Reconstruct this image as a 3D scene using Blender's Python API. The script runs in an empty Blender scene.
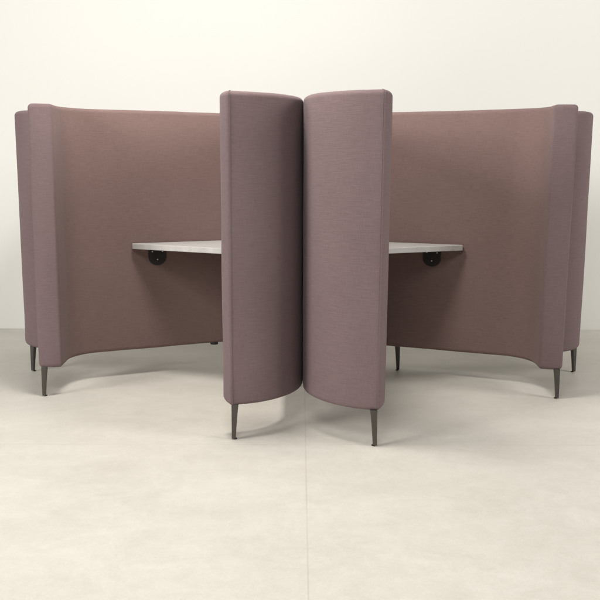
import bpy, bmesh, math
from mathutils import Vector, Matrix
from mathutils.noise import noise_vector

scene = bpy.context.scene
C = scene.collection
ZB, ZT = 0.1352, 1.409          # underside and top of the upholstered screens
FZ = -0.012                     # floor level
T = 0.115                       # screen thickness
rad = math.radians


# ------------------------------------------------------------------ materials
def new_mat(name):
    m = bpy.data.materials.new(name)
    m.use_nodes = True
    nt = m.node_tree
    return m, nt, nt.nodes['Principled BSDF']


def node(nt, typ, **kw):
    n = nt.nodes.new(typ)
    for k, v in kw.items():
        setattr(n, k, v)
    return n


def noise(nt, vec, scale, detail=4.0, rough=0.55, dims='3D'):
    n = node(nt, 'ShaderNodeTexNoise', noise_dimensions=dims)
    n.inputs['Scale'].default_value = scale
    n.inputs['Detail'].default_value = detail
    n.inputs['Roughness'].default_value = rough
    nt.links.new(vec, n.inputs['Vector'])
    return n.outputs['Fac']


def mapping(nt, src, scale, loc=(0, 0, 0)):
    mp = node(nt, 'ShaderNodeMapping')
    mp.inputs['Scale'].default_value = scale
    mp.inputs['Location'].default_value = loc
    nt.links.new(src, mp.inputs['Vector'])
    return mp.outputs['Vector']


def math_n(nt, op, a, b=None):
    n = node(nt, 'ShaderNodeMath', operation=op)
    for i, x in enumerate((a, b)):
        if x is None:
            continue
        if isinstance(x, (int, float)):
            n.inputs[i].default_value = x
        else:
            nt.links.new(x, n.inputs[i])
    return n.outputs[0]


def maprange(nt, v, a, b, c, d):
    n = node(nt, 'ShaderNodeMapRange')
    for i, x in zip((1, 2, 3, 4), (a, b, c, d)):
        n.inputs[i].default_value = x
    nt.links.new(v, n.inputs[0])
    return n.outputs[0]


def mix_col(nt, fac, a, b):
    n = node(nt, 'ShaderNodeMix', data_type='RGBA')
    for sock, x in ((n.inputs[0], fac), (n.inputs[6], a), (n.inputs[7], b)):
        if isinstance(x, (int, float)):
            sock.default_value = x
        elif isinstance(x, tuple):
            sock.default_value = (*x, 1)
        else:
            nt.links.new(x, sock)
    return n.outputs[2]


def bump(nt, h, strength, dist, bsdf):
    n = node(nt, 'ShaderNodeBump')
    n.inputs['Strength'].default_value = strength
    n.inputs['Distance'].default_value = dist
    nt.links.new(h, n.inputs['Height'])
    nt.links.new(n.outputs[0], bsdf.inputs['Normal'])


def fabric(name, dark, light, gain=1.0):
    """Melange woven upholstery: warp and weft slubs in two tones, along the cloth (UV in metres)."""
    m, nt, b = new_mat(name)
    uv = node(nt, 'ShaderNodeUVMap', uv_map='cloth').outputs[0]
    weft = noise(nt, mapping(nt, uv, (26, 460, 1)), 1.0, 3.0, 0.6)
    warp = noise(nt, mapping(nt, uv, (480, 22, 1), (7, 3, 0)), 1.0, 3.0, 0.6)
    slub = noise(nt, mapping(nt, uv, (13, 150, 1), (2, 9, 0)), 1.0, 4.0, 0.65)
    cloud = noise(nt, mapping(nt, uv, (3.0, 2.2, 1), (4, 1, 0)), 1.0, 3.0, 0.5)
    f = math_n(nt, 'ADD', math_n(nt, 'MULTIPLY', weft, 0.42), math_n(nt, 'MULTIPLY', warp, 0.34))
    f = math_n(nt, 'ADD', f, math_n(nt, 'MULTIPLY', slub, 0.28))
    f = math_n(nt, 'ADD', f, math_n(nt, 'MULTIPLY', cloud, 0.2))
    col = mix_col(nt, maprange(nt, f, 0.30, 0.96, 0.0, 1.0), dark, light)
    nt.links.new(col, b.inputs['Base Color'])
    b.inputs['Roughness'].default_value = 0.92
    b.inputs['Specular IOR Level'].default_value = 0.18
    b.inputs['Sheen Weight'].default_value = 0.06
    b.inputs['Sheen Roughness'].default_value = 0.45
    b.inputs['Sheen Tint'].default_value = (0.86, 0.84, 0.92, 1)
    h = math_n(nt, 'ADD', math_n(nt, 'MULTIPLY', weft, 0.6), math_n(nt, 'MULTIPLY', warp, 0.5))
    h = math_n(nt, 'ADD', h, math_n(nt, 'MULTIPLY', slub, 0.5))
    pull = noise(nt, mapping(nt, uv, (1.6, 2.6, 1), (1, 5, 0)), 1.0, 2.0, 0.5)
    h = math_n(nt, 'ADD', h, math_n(nt, 'MULTIPLY', pull, 3.5))
    bump(nt, h, 0.55, 0.0016, b)
    return m


def plain(name, col, rough, metal=0.0, var=0.15, scale=60, spec=0.5):
    m, nt, b = new_mat(name)
    co = node(nt, 'ShaderNodeTexCoord').outputs['Object']
    n = noise(nt, co, scale, 4)
    a = tuple(c * (1 - var) for c in col)
    d = tuple(min(1, c * (1 + var)) for c in col)
    nt.links.new(mix_col(nt, n, a, d), b.inputs['Base Color'])
    nt.links.new(maprange(nt, n, 0.3, 0.7, rough - 0.06, rough + 0.06), b.inputs['Roughness'])
    b.inputs['Metallic'].default_value = metal
    b.inputs['Specular IOR Level'].default_value = spec
    return m


MAUVE = fabric('mauve woven fabric', (0.106, 0.073, 0.075), (0.216, 0.157, 0.159))
MAUVE_BOUNCE = fabric('mauve fabric with warm bounce', (0.118, 0.076, 0.070), (0.244, 0.168, 0.154))  # inner faces: warm bounced light is mixed into the cloth colour
PIPE = fabric('mauve piping', (0.09, 0.066, 0.068), (0.19, 0.148, 0.15))
LEG = plain('dark bronze metal', (0.092, 0.082, 0.074), 0.40, 0.7, 0.12, 40)
BLACK = plain('black powder coat', (0.012, 0.012, 0.012), 0.5, 0.0, 0.2, 200)
STEEL = plain('zinc screw', (0.5, 0.5, 0.48), 0.3, 1.0, 0.1, 300)


def desk_mat():
    m, nt, b = new_mat('pale grained desk laminate')
    co = node(nt, 'ShaderNodeTexCoord').outputs['Object']
    g = noise(nt, mapping(nt, co, (4, 60, 4)), 1.0, 6, 0.6)
    s = noise(nt, co, 9, 3)
    col = mix_col(nt, maprange(nt, g, 0.35, 0.7, 0, 1), (0.40, 0.388, 0.37), (0.47, 0.458, 0.44))
    col = mix_col(nt, maprange(nt, s, 0.4, 0.7, 0, 0.25), col, (0.38, 0.378, 0.37))
    nt.links.new(col, b.inputs['Base Color'])
    b.inputs['Roughness'].default_value = 0.45
    return m


DESK = desk_mat()


def wall_mat():
    m, nt, b = new_mat('off white painted wall')
    co = node(nt, 'ShaderNodeTexCoord').outputs['Object']
    n = noise(nt, co, 0.7, 4, 0.5)
    col = mix_col(nt, maprange(nt, n, 0.3, 0.7, 0, 1), (0.665, 0.656, 0.617), (0.683, 0.674, 0.637))
    nt.links.new(col, b.inputs['Base Color'])
    b.inputs['Roughness'].default_value = 0.75
    b.inputs['Specular IOR Level'].default_value = 0.25
    r = noise(nt, co, 160, 3, 0.6)
    bump(nt, r, 0.12, 0.001, b)
    return m


def floor_mat():
    m, nt, b = new_mat('pale concrete look floor tiles')
    co = node(nt, 'ShaderNodeTexCoord').outputs['Object']
    big = noise(nt, mapping(nt, co, (1.2, 1.5, 1)), 1.6, 6, 0.62)
    streak = noise(nt, mapping(nt, co, (2.2, 4.5, 1), (3, 1, 0)), 1.0, 6, 0.65)
    fine = noise(nt, co, 34, 6, 0.7)
    grain = noise(nt, co, 210, 3, 0.7)
    tn = node(nt, 'ShaderNodeTexNoise')
    tn.inputs['Scale'].default_value = 3.4
    tn.inputs['Detail'].default_value = 8
    tn.inputs['Roughness'].default_value = 0.68
    tn.inputs['Distortion'].default_value = 1.4
    nt.links.new(mapping(nt, co, (1.0, 1.35, 1), (2, 7, 0)), tn.inputs['Vector'])
    trowel = tn.outputs['Fac']
    f = 0.0
    for v, k in ((big, 0.16), (streak, 0.14), (trowel, 0.26), (fine, 0.22), (grain, 0.24)):
        f = math_n(nt, 'ADD', f, math_n(nt, 'MULTIPLY', v, k))
    col = mix_col(nt, maprange(nt, f, 0.40, 0.61, 0, 1), (0.465, 0.441, 0.390), (0.570, 0.546, 0.492))
    # sparse darker flecks in the screed and a few pale scuffs
    fleck = maprange(nt, noise(nt, co, 95, 2, 0.5), 0.70, 0.78, 0, 0.35)
    col = mix_col(nt, fleck, col, (0.36, 0.33, 0.28))
    scuff = maprange(nt, noise(nt, mapping(nt, co, (3, 0.9, 1), (5, 2, 0)), 4.0, 7, 0.75), 0.66, 0.74, 0, 0.3)
    col = mix_col(nt, scuff, col, (0.62, 0.60, 0.55))
    # tile joints: grout lines at world x = 0.024 + 1.2 n, and cross joints 1.2 m apart
    sep = node(nt, 'ShaderNodeSeparateXYZ')
    nt.links.new(co, sep.inputs[0])

    def joint(v, off, pitch, w):
        q = math_n(nt, 'ADD', v, -off)
        q = math_n(nt, 'PINGPONG', q, pitch / 2)
        return maprange(nt, q, w * 0.4, w, 1.0, 0.0)
    jx = joint(sep.outputs['X'], 0.024, 2.4, 0.0035)
    jy = joint(sep.outputs['Y'], 3.335, 4.8, 0.004)
    jx = math_n(nt, 'MAXIMUM', jx, math_n(nt, 'MULTIPLY', jy, 0.9))
    dirt = maprange(nt, noise(nt, co, 2.2, 3), 0.3, 0.65, 0.18, 0.5)
    j = math_n(nt, 'MULTIPLY', jx, dirt)
    col = mix_col(nt, j, col, (0.36, 0.33, 0.27))
    nt.links.new(col, b.inputs['Base Color'])
    rr = math_n(nt, 'ADD', math_n(nt, 'MULTIPLY', fine, 0.2), 0.38)
    nt.links.new(rr, b.inputs['Roughness'])
    b.inputs['Specular IOR Level'].default_value = 0.35
    h = math_n(nt, 'SUBTRACT', math_n(nt, 'ADD', math_n(nt, 'MULTIPLY', fine, 0.3), math_n(nt, 'MULTIPLY', grain, 0.25)), j)
    bump(nt, h, 0.2, 0.001, b)
    return m


# ------------------------------------------------------------------ helpers
def link(name, bm, mat, parent=None, smooth=True):
    me = bpy.data.meshes.new(name)
    bmesh.ops.recalc_face_normals(bm, faces=bm.faces)
    bm.to_mesh(me)
    bm.free()
    me.materials.append(mat)
    for p in me.polygons:
        p.use_smooth = smooth
    o = bpy.data.objects.new(name, me)
    C.objects.link(o)
    if parent:
        o.parent = parent
    return o


def fillet_path(pts, radii, step=0.012):
    """Polyline with rounded corners -> dense list of (point, unit heading)."""
    P = [Vector(p) for p in pts]
    segs = []
    cur = P[0]
    for i in range(1, len(P) - 1):
        a = (P[i] - P[i - 1]).normalized()
        b = (P[i + 1] - P[i]).normalized()
        ang = a.angle_signed(b) * -1          # + = counter-clockwise
        R = radii[i - 1]
        tl = R * math.tan(abs(ang) / 2)
        s, e = P[i] - a * tl, P[i] + b * tl
        segs.append(('l', cur, s))
        sg = 1 if ang > 0 else -1
        nrm = Vector((-a.y, a.x)) * sg
        segs.append(('a', s + nrm * R, R, math.atan2(a.y, a.x), ang, sg))
        cur = e
    segs.append(('l', cur, P[-1]))
    out = []
    for sgm in segs:
        if sgm[0] == 'l':
            d = sgm[2] - sgm[1]
            n = max(2, int(d.length / step))
            h = d.normalized()
            for k in range(n + 1):
                out.append((sgm[1] + d * (k / n), h))
        else:
            _, c, R, h0, ang, sg = sgm
            n = max(6, int(abs(ang) * R / step))
            for k in range(1, n):
                h = h0 + ang * k / n
                hd = Vector((math.cos(h), math.sin(h)))
                out.append((c - Vector((-hd.y, hd.x)) * sg * R, hd))
    res = [out[0]]
    for q in out[1:]:
        if (q[0] - res[-1][0]).length > 1e-5:
            res.append(q)
    return res


class Ribbon:
    """A screen of constant thickness; the path is its camera-facing (right-hand) face."""

    def __init__(self, pts, radii, side=1):
        raw = fillet_path(pts, radii)
        # centre line: half a thickness to the `side` of the path
        self.P = [p + Vector((-h.y, h.x)) * side * T / 2 for p, h in raw]
        self.N = [Vector((-h.y, h.x)) * side for p, h in raw]
        self.S = [0.0]
        for a, b in zip(self.P, self.P[1:]):
            self.S.append(self.S[-1] + (b - a).length)
        self.L = self.S[-1]

    def at(self, s, o):
        S = self.S
        if s <= 0:
            i, t = 0, s / (S[1] - S[0])
        elif s >= self.L:
            i, t = len(S) - 2, (s - S[-2]) / (S[-1] - S[-2])
        else:
            lo, hi = 0, len(S) - 1
            while hi - lo > 1:
                m = (lo + hi) // 2
                if S[m] <= s:
                    lo = m
                else:
                    hi = m
            i, t = lo, (s - S[lo]) / (S[lo + 1] - S[lo])
        p = self.P[i].lerp(self.P[i + 1], t)
        tc = min(1, max(0, t))
        n = self.N[i].lerp(self.N[i + 1], tc).normalized()
        return p + n * o

    def ring(self, d, n_side, rc, bulge):
        """Outline inset by d: (point, arc position) list, outer side, end cap, inner side, start cap."""
        w = T / 2 - d
        r = max(rc - d, 0.0015)
        s0, s1 = d, self.L - d
        out = []
        for k in range(n_side + 1):
            s = s0 + r + (s1 - s0 - 2 * r) * k / n_side
            out.append((self.at(s, -w), s))
        nc = 4
        for k in range(1, nc + 1):
            a = math.pi / 2 * k / nc
            out.append((self.at(s1 - r + r * math.sin(a), -w + r - r * math.cos(a)), self.L + 0.01 * k))
        m = 6
        for k in range(1, m):
            t = k / m
            o = -w + r + (2 * w - 2 * r) * t
            out.append((self.at(s1 + bulge * math.sin(math.pi * t), o), self.L + 0.04 + T * t))
        for k in range(0, nc + 1):
            a = math.pi / 2 * (1 - k / nc)
            out.append((self.at(s1 - r + r * math.sin(a), w - r + r * math.cos(a)), self.L + 0.04 + T + 0.01 * k))
        for k in range(1, n_side + 1):
            s = s1 - r - (s1 - s0 - 2 * r) * k / n_side
            out.append((self.at(s, w), self.L + 0.2 + (self.L - s)))
        base = 2 * self.L + 0.2
        for k in range(1, nc + 1):
            a = math.pi / 2 * k / nc
            out.append((self.at(s0 + r - r * math.sin(a), w - r + r * math.cos(a)), base + 0.01 * k))
        for k in range(1, m):
            t = k / m
            o = w - r - (2 * w - 2 * r) * t
            out.append((self.at(s0 - bulge * math.sin(math.pi * t), o), base + 0.04 + T * t))
        for k in range(0, nc):
            a = math.pi / 2 * (1 - k / nc)
            out.append((self.at(s0 + r - r * math.sin(a), -w + r - r * math.cos(a)), base + 0.04 + T + 0.01 * k))
        return out

    def mesh(self, mx, uoff, inner_mat=0, lean=0.016):
        n_side = int(self.L / 0.02)
        rf, rc, bulge = 0.021, 0.013, 0.004
        rows = []
        nf = 6
        for k in range(nf + 1):
            a = math.pi / 2 * k / nf
            rows.append((rf * (1 - math.sin(a)), ZB + rf * (1 - math.cos(a))))
        for z in (0.3, 0.5, 0.7, 0.9, 1.1, 1.25):
            rows.append((0.0, z))
        for k in range(nf + 1):
            a = math.pi / 2 * k / nf
            rows.append((rf * (1 - math.cos(a)), ZT - rf * (1 - math.sin(a))))
        bm = bmesh.new()
        uvl = bm.loops.layers.uv.new('cloth')
        V, U = [], []
        for d, z in rows:
            rg = self.ring(d, n_side, rc, bulge)
            V.append([bm.verts.new((p.x * mx, p.y, z)) for p, s in rg])
            U.append([s for p, s in rg])
        n = len(V[0])
        for i in range(len(V) - 1):
            for j in range(n):
                k = (j + 1) % n
                f = bm.faces.new((V[i][j], V[i][k], V[i + 1][k], V[i + 1][j]))
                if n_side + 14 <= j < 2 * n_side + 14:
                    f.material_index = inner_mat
                u1 = U[i][k] if k else U[i][j] + 0.01
                for lp, (u, z) in zip(f.loops, ((U[i][j], rows[i][1]), (u1, rows[i][1]),
                                                (u1, rows[i + 1][1]), (U[i][j], rows[i + 1][1]))):
                    lp[uvl].uv = (u + uoff, z)
        # lids: ladder between the outer and the inner side plus the two rounded ends
        for vi in (V[0], V[-1]):
            outer = vi[:n_side + 1]
            innr = vi[n_side + 14:2 * n_side + 15]
            for k in range(n_side):
                f = bm.faces.new((outer[k], outer[k + 1], innr[n_side - k - 1], innr[n_side - k]))
                for lp in f.loops:
                    lp[uvl].uv = (lp.vert.co.x, lp.vert.co.y)
            for loop in ([outer[-1]] + vi[n_side + 1:n_side + 14] + [innr[0]],
                         [innr[-1]] + vi[2 * n_side + 15:] + [outer[0]]):
                f = bm.faces.new(loop)
                for lp in f.loops:
                    lp[uvl].uv = (lp.vert.co.x, lp.vert.co.y)
        if mx < 0:                             # the right-hand booth leans outwards a little
            for v in bm.verts:
                v.co.x += lean * (v.co.z - ZB) / (ZT - ZB) * min(1, max(0, (v.co.x - 0.06) / 0.45))
        for v in bm.verts:                     # foam and cloth are never dead flat
            q = v.co * 3.1 + Vector((uoff, 0, 0))
            e = v.co * 14 + Vector((0, uoff, 0))
            v.co += noise_vector(q) * 0.0022 + noise_vector(e) * 0.0009
        return bm

    def piping(self, mx, end):
        """Welt cord along the two long edges of an end cap and over its top and bottom."""
        bm = bmesh.new()
        bm.loops.layers.uv.new('cloth')
        rf, r = 0.021, 0.0013
        for side in (-1, 1):
            pts = []
            prof = []
            for k in range(7):
                a = math.pi / 2 * k / 6
                prof.append((rf * (1 - math.sin(a)), ZB + rf * (1 - math.cos(a))))
            prof += [(0.0, z) for z in (0.5, 0.9, 1.25)]
            for k in range(7):
                a = math.pi / 2 * k / 6
                prof.append((rf * (1 - math.cos(a)), ZT - rf * (1 - math.sin(a))))
            for d, z in prof:
                w = T / 2 - d
                s = d + max(0.013 - d, 0.0015)
                if end:
                    s = self.L - s
                p = self.at(s, side * (w + 0.0006))
                q = Vector((p.x * mx, p.y, z))
                if mx < 0:
                    q.x += 0.016 * (z - ZB) / (ZT - ZB) * min(1, max(0, (q.x - 0.06) / 0.45))
                pts.append(q)
            tube(bm, pts, r)
        return bm


def tube(bm, pts, r, n=8):
    uvl = bm.loops.layers.uv.verify()
    rings = []
    for i, p in enumerate(pts):
        a = pts[max(0, i - 1)]
        b = pts[min(len(pts) - 1, i + 1)]
        t = (b - a).normalized()
        ref = Vector((1, 0, 0)) if abs(t.x) < 0.8 else Vector((0, 1, 0))
        u = t.cross(ref).normalized()
        v = t.cross(u)
        rings.append([bm.verts.new(p + (u * math.cos(q) + v * math.sin(q)) * r)
                      for q in (2 * math.pi * k / n for k in range(n))])
    for a, b in zip(rings, rings[1:]):
        for k in range(n):
            f = bm.faces.new((a[k], a[(k + 1) % n], b[(k + 1) % n], b[k]))
            for lp in f.loops:
                lp[uvl].uv = (lp.vert.co.x + lp.vert.co.y, lp.vert.co.z)
    bm.faces.new(rings[0])
    bm.faces.new(rings[-1])


def prism(bm, poly, z0, z1):
    lo = [bm.verts.new((x, y, z0)) for x, y in poly]
    hi = [bm.verts.new((x, y, z1)) for x, y in poly]
    n = len(poly)
    for k in range(n):
        bm.faces.new((lo[k], lo[(k + 1) % n], hi[(k + 1) % n], hi[k]))
    bm.faces.new(lo)
    bm.faces.new(hi)


def bevel_all(bm, off, seg=2, angle=25):
    bmesh.ops.recalc_face_normals(bm, faces=bm.faces)
    e = [e for e in bm.edges if len(e.link_faces) == 2 and e.calc_face_angle(0) > rad(angle)]
    bmesh.ops.bevel(bm, geom=e, offset=off, segments=seg, affect='EDGES', profile=0.5)


def make_leg(parent, x, y, ang, mx):
    """Fin leg: an outer corner that stays plumb while both inner sides taper towards the foot.
    ang = heading of the plumb corner seen from the leg's middle."""
    bm = bmesh.new()
    zs = [(FZ + 0.004, 0.0165), (0.05, 0.0203), (0.1, 0.0245), (ZB + 0.004, 0.029)]
    rows = []
    h = 0.0155
    for z, s in zs:
        q = [(h, h), (h - s, h), (h - s, h - s * 0.82), (h - s * 0.82, h - s), (h, h - s)]
        rows.append([bm.verts.new((px, py, z)) for px, py in q])
    for a, b in zip(rows, rows[1:]):
        for k in range(5):
            bm.faces.new((a[k], a[(k + 1) % 5], b[(k + 1) % 5], b[k]))
    bm.faces.new(rows[0])
    bm.faces.new(rows[-1])
    bevel_all(bm, 0.0022, 2, 30)
    M = Matrix.Translation((x * mx, y, 0)) @ Matrix.Diagonal((mx, 1, 1, 1)) @ Matrix.Rotation(ang - math.pi / 4, 4, 'Z')
    bmesh.ops.transform(bm, matrix=M, verts=bm.verts)
    leg = link('leg', bm, LEG, parent, smooth=False)
    bm = bmesh.new()
    prism(bm, [(0.003 + 0.0125 * math.cos(q), 0.003 + 0.0125 * math.sin(q)) for q in
           (2 * math.pi * k / 16 for k in range(16))], 0.0, 0.0045)
    M = Matrix.Translation((x * mx, y, 0)) @ Matrix.Diagonal((mx, 1, 1, 1)) @ Matrix.Rotation(ang - math.pi / 4, 4, 'Z') @ Matrix.Scale(0.62, 4)
    bmesh.ops.transform(bm, matrix=M, verts=bm.verts)
    for v in bm.verts:
        v.co.z = FZ + (0.0005 if v.co.z < 0.001 else 0.0045)
    link('foot_pad', bm, BLACK, leg, smooth=False)
    return leg


def make_bracket(parent, p, n, mx, ztop):
    """Black rounded wall plate under the desk, with a flange along the desk's underside and three screws."""
    t = Vector((-n.y, n.x))
    hw, dep, th = 0.048, 0.094, 0.007

    def W(a, b, z):                       # a along wall, b out of wall
        q = p + t * a + n * b
        return (q.x * mx, q.y, z)
    bm = bmesh.new()
    out = [(-hw, 0.0), (hw, 0.0)]
    r = 0.042
    for k in range(13):
        a = math.pi * k / 12
        out.append((math.cos(a) * hw, -(dep - r) - math.sin(a) * r))
    lo = [bm.verts.new(W(a, 0.001, ztop + z)) for a, z in out]
    hi = [bm.verts.new(W(a, 0.001 + th, ztop + z)) for a, z in out]
    k = len(out)
    for i in range(k):
        bm.faces.new((lo[i], lo[(i + 1) % k], hi[(i + 1) % k], hi[i]))
    bm.faces.new(lo)
    bm.faces.new(hi)
    # flange
    fl = [(-hw, th + 0.0012), (hw, th + 0.0012), (hw * 0.8, 0.1), (-hw * 0.8, 0.1)]
    lo = [bm.verts.new(W(a, b, ztop - 0.008)) for a, b in fl]
    hi = [bm.verts.new(W(a, b, ztop - 0.0015)) for a, b in fl]
    for i in range(4):
        bm.faces.new((lo[i], lo[(i + 1) % 4], hi[(i + 1) % 4], hi[i]))
    bm.faces.new(lo)
    bm.faces.new(hi)
    bevel_all(bm, 0.0012, 1, 40)
    br = link('bracket', bm, BLACK, parent, smooth=False)
    for a, z in ((-0.028, -0.018), (0.028, -0.018), (0.0, -0.062)):
        bm = bmesh.new()
        rows = []
        for rr, b in ((0.0052, 0.0), (0.0052, 0.0012), (0.0038, 0.0026), (0.0015, 0.003)):
            rows.append([bm.verts.new(W(a + rr * math.cos(q), 0.001 + th + b, ztop + z + rr * math.sin(q)))
                         for q in (2 * math.pi * i / 12 for i in range(12))])
        for r0, r1 in zip(rows, rows[1:]):
            for i in range(12):
                bm.faces.new((r0[i], r0[(i + 1) % 12], r1[(i + 1) % 12], r1[i]))
        bm.faces.new(rows[-1])
        link('screw', bm, STEEL, br)
    return br


def make_booth(mx, label, A0, V1, V2, wallp, armO, armV_x, desk, rear, legs, brk_x, R3, plate=None):
    """All plan coordinates are given for a booth standing left of the middle; mx = -1 mirrors them."""
    root = bpy.data.objects.new('work_booth', None)
    C.objects.link(root)
    root['label'] = label
    root['category'] = 'work booth'
    root['group'] = 'two curved work booths standing side by side'
    # inner face of the long wall -> outer face
    w0, w1 = Vector(wallp[0]), Vector(wallp[1])
    d = (w1 - w0).normalized()
    nb = Vector((-d.y, d.x))                  # towards the back
    o0 = w0 + nb * T

    def on_outer(x, extra=0.0):
        q = o0 + nb * extra
        return Vector((x, q.y + (x - q.x) * d.y / d.x))
    v2 = on_outer(V2)
    v3 = on_outer(armV_x)
    main = Ribbon([A0, V1, (v2.x, v2.y), (v3.x, v3.y), armO], [0.37, 0.33, R3])
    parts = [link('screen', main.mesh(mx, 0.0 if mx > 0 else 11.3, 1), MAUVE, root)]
    parts[0].data.materials.append(MAUVE_BOUNCE)
    parts.append(link('piping', main.piping(mx, 0), PIPE, root))
    # rear wing: starts against the back of the long wall and swings out and back
    g = 0.03
    r0 = on_outer(-0.70, g)
    cx = rear[0] - 0.25
    rv = on_outer(cx, g)
    wing = Ribbon([(r0.x, r0.y), (rv.x, rv.y), (cx - 0.01, rear[1])], [0.25], side=-1)
    parts.append(link('rear_screen', wing.mesh(mx, 5.7, 0, 0.010), MAUVE, root))
    # desk: follows the inner faces with a small gap; straight front edge
    zt, th = 0.715, 0.0285
    off = T / 2 + 0.005
    sm = [(k * 0.015, main.at(k * 0.015, off)) for k in range(int(main.L / 0.015))]
    xs, yf = desk
    poly = [p for s, p in sm if 0.7 < s < main.L - 0.3 and ((p.x > -0.35 and p.y >= yf) or (p.x > xs and p.y > 4.3))]
    # blunt left tip
    tip = poly[-1]
    poly.append(tip + Vector((0.004, -0.022)))
    bm = bmesh.new()
    prism(bm, [(p.x * mx, p.y) for p in poly], zt - th, zt)
    bevel_all(bm, 0.0022, 2, 35)
    parts.append(link('desk_top', bm, DESK, root, smooth=False))
    for bx in brk_x:
        k = min(sm, key=lambda q: abs(q[1].x - bx[0]) + abs(q[1].y - bx[1]))
        s = k[0]
        p = main.at(s, T / 2)
        n = (main.at(s, 1.0) - main.at(s, 0.0)).normalized()
        make_bracket(root, p, n, mx, zt - th)
    for x, y, a in legs:
        make_leg(root, x, y, rad(a), mx)
    if plate:                                  # dark fixing plate peeping out under the long wall
        bm = bmesh.new()
        px, py = plate
        prism(bm, [((px + 0.02 * math.cos(q) * 1.1) * mx, py + 0.02 * math.sin(q)) for q in
                   (2 * math.pi * k / 16 for k in range(16))], ZB - 0.012, ZB + 0.003)
        bevel_all(bm, 0.002, 2, 40)
        link('fixing_plate', bm, BLACK, root, smooth=False)
    # put the Empty at the booth's base, parts keep their place
    root.location = (-0.62 * mx, 3.95, FZ)
    for o in root.children:
        o.location = (0.62 * mx, -3.95, -FZ)
    return root


# ------------------------------------------------------------------ setting
def sheet(name, co, mat):
    bm = bmesh.new()
    bm.faces.new([bm.verts.new(c) for c in co])
    o = link(name, bm, mat, smooth=False)
    o['kind'] = 'structure'
    return o


WALL_Y = 5.90
sheet('floor', [(-9, -6, FZ), (9, -6, FZ), (9, WALL_Y, FZ), (-9, WALL_Y, FZ)], floor_mat())
wall = sheet('wall', [(-9, WALL_Y, FZ - 0.002), (9, WALL_Y, FZ - 0.002), (9, WALL_Y, 3.4), (-9, WALL_Y, 3.4)], wall_mat())

# ------------------------------------------------------------------ booths
make_booth(1, 'mauve fabric booth whose desk and opening face left, left of the touching pair',
           (-0.290, 3.382), (0.0136, 3.489), 0.0130, ((-1.066, 4.413), (-0.441, 4.699)),
           (-1.287, 4.066), -1.304, (-0.900, 4.05), (-1.30, 5.12),
           [(-0.268, 3.412, 225), (-1.262, 4.088, 225), (-1.480, 4.612, 200), (-0.405, 4.765, 135), (-0.06, 4.30, 45)],
           [(-0.768, 4.55), (-0.11, 4.28)], 0.315, (-0.487, 4.712))
make_booth(-1, 'mauve fabric booth whose desk and opening face right, right of the touching pair',
           (-0.322, 3.314), (-0.0134, 3.413), -0.0130, ((-1.037, 4.365), (-0.471, 4.611)),
           (-1.287, 4.043), -1.304, (-0.860, 4.10), (-1.308, 5.10),
           [(-0.299, 3.327, 225), (-1.262, 4.062, 225), (-1.522, 4.62, 200), (-0.545, 4.645, 135), (-0.075, 4.25, 45)],
           [(-0.712, 4.505), (-0.12, 4.28)], 0.315)


# ------------------------------------------------------------------ light
def area(name, loc, target, size, power, col, sy=None):
    l = bpy.data.lights.new(name, 'AREA')
    l.shape = 'RECTANGLE'
    l.size = size
    l.size_y = sy or size
    l.energy = power
    l.color = col
    o = bpy.data.objects.new(name, l)
    C.objects.link(o)
    o.location = loc
    o.rotation_euler = (Vector(target) - Vector(loc)).to_track_quat('-Z', 'Y').to_euler()
    return o


area('softbox_key', (-6.4, -0.4, 3.3), (0.1, 3.6, 0.4), 2.2, 470, (1.0, 0.978, 0.95))
area('softbox_fill', (5.6, 1.6, 3.0), (0.9, 4.2, 0.5), 2.2, 215, (1.0, 0.972, 0.94))
area('ceiling_lamp_over', (-0.45, 3.45, 3.05), (-0.45, 3.6, 0.0), 0.6, 70, (1.0, 0.96, 0.90))
area('ceiling_lamp_front', (-0.5, 0.5, 3.2), (-0.3, 1.8, 0.0), 1.2, 66, (1.0, 0.978, 0.95))
area('added_wall_wash', (0.6, 4.75, 3.3), (0.6, 5.75, 0.0), 6.0, 24, (1.0, 0.98, 0.95), 0.4)  # added light with no known fixture, brightens the back wall

w = bpy.data.worlds.new('World')
scene.world = w
w.use_nodes = True
bg = w.node_tree.nodes['Background']
bg.inputs[0].default_value = (0.95, 0.97, 1.0, 1)
bg.inputs[1].default_value = 0.125

# ------------------------------------------------------------------ camera
cam = bpy.data.cameras.new('Camera')
cam.sensor_width = 36
cam.lens = 36 * 845.3 / 600
cam.clip_end = 100
co = bpy.data.objects.new('Camera', cam)
C.objects.link(co)
co.location = (0, 0, 1.0967)
co.rotation_euler = (Matrix.Rotation(rad(90 - 8.675), 3, 'X') @ Matrix.Rotation(rad(0.123), 3, 'Z')).to_euler()
scene.camera = co

scene.view_settings.view_transform = 'Standard'
scene.view_settings.look = 'None'
scene.view_settings.exposure = 0
scene.view_settings.gamma = 1
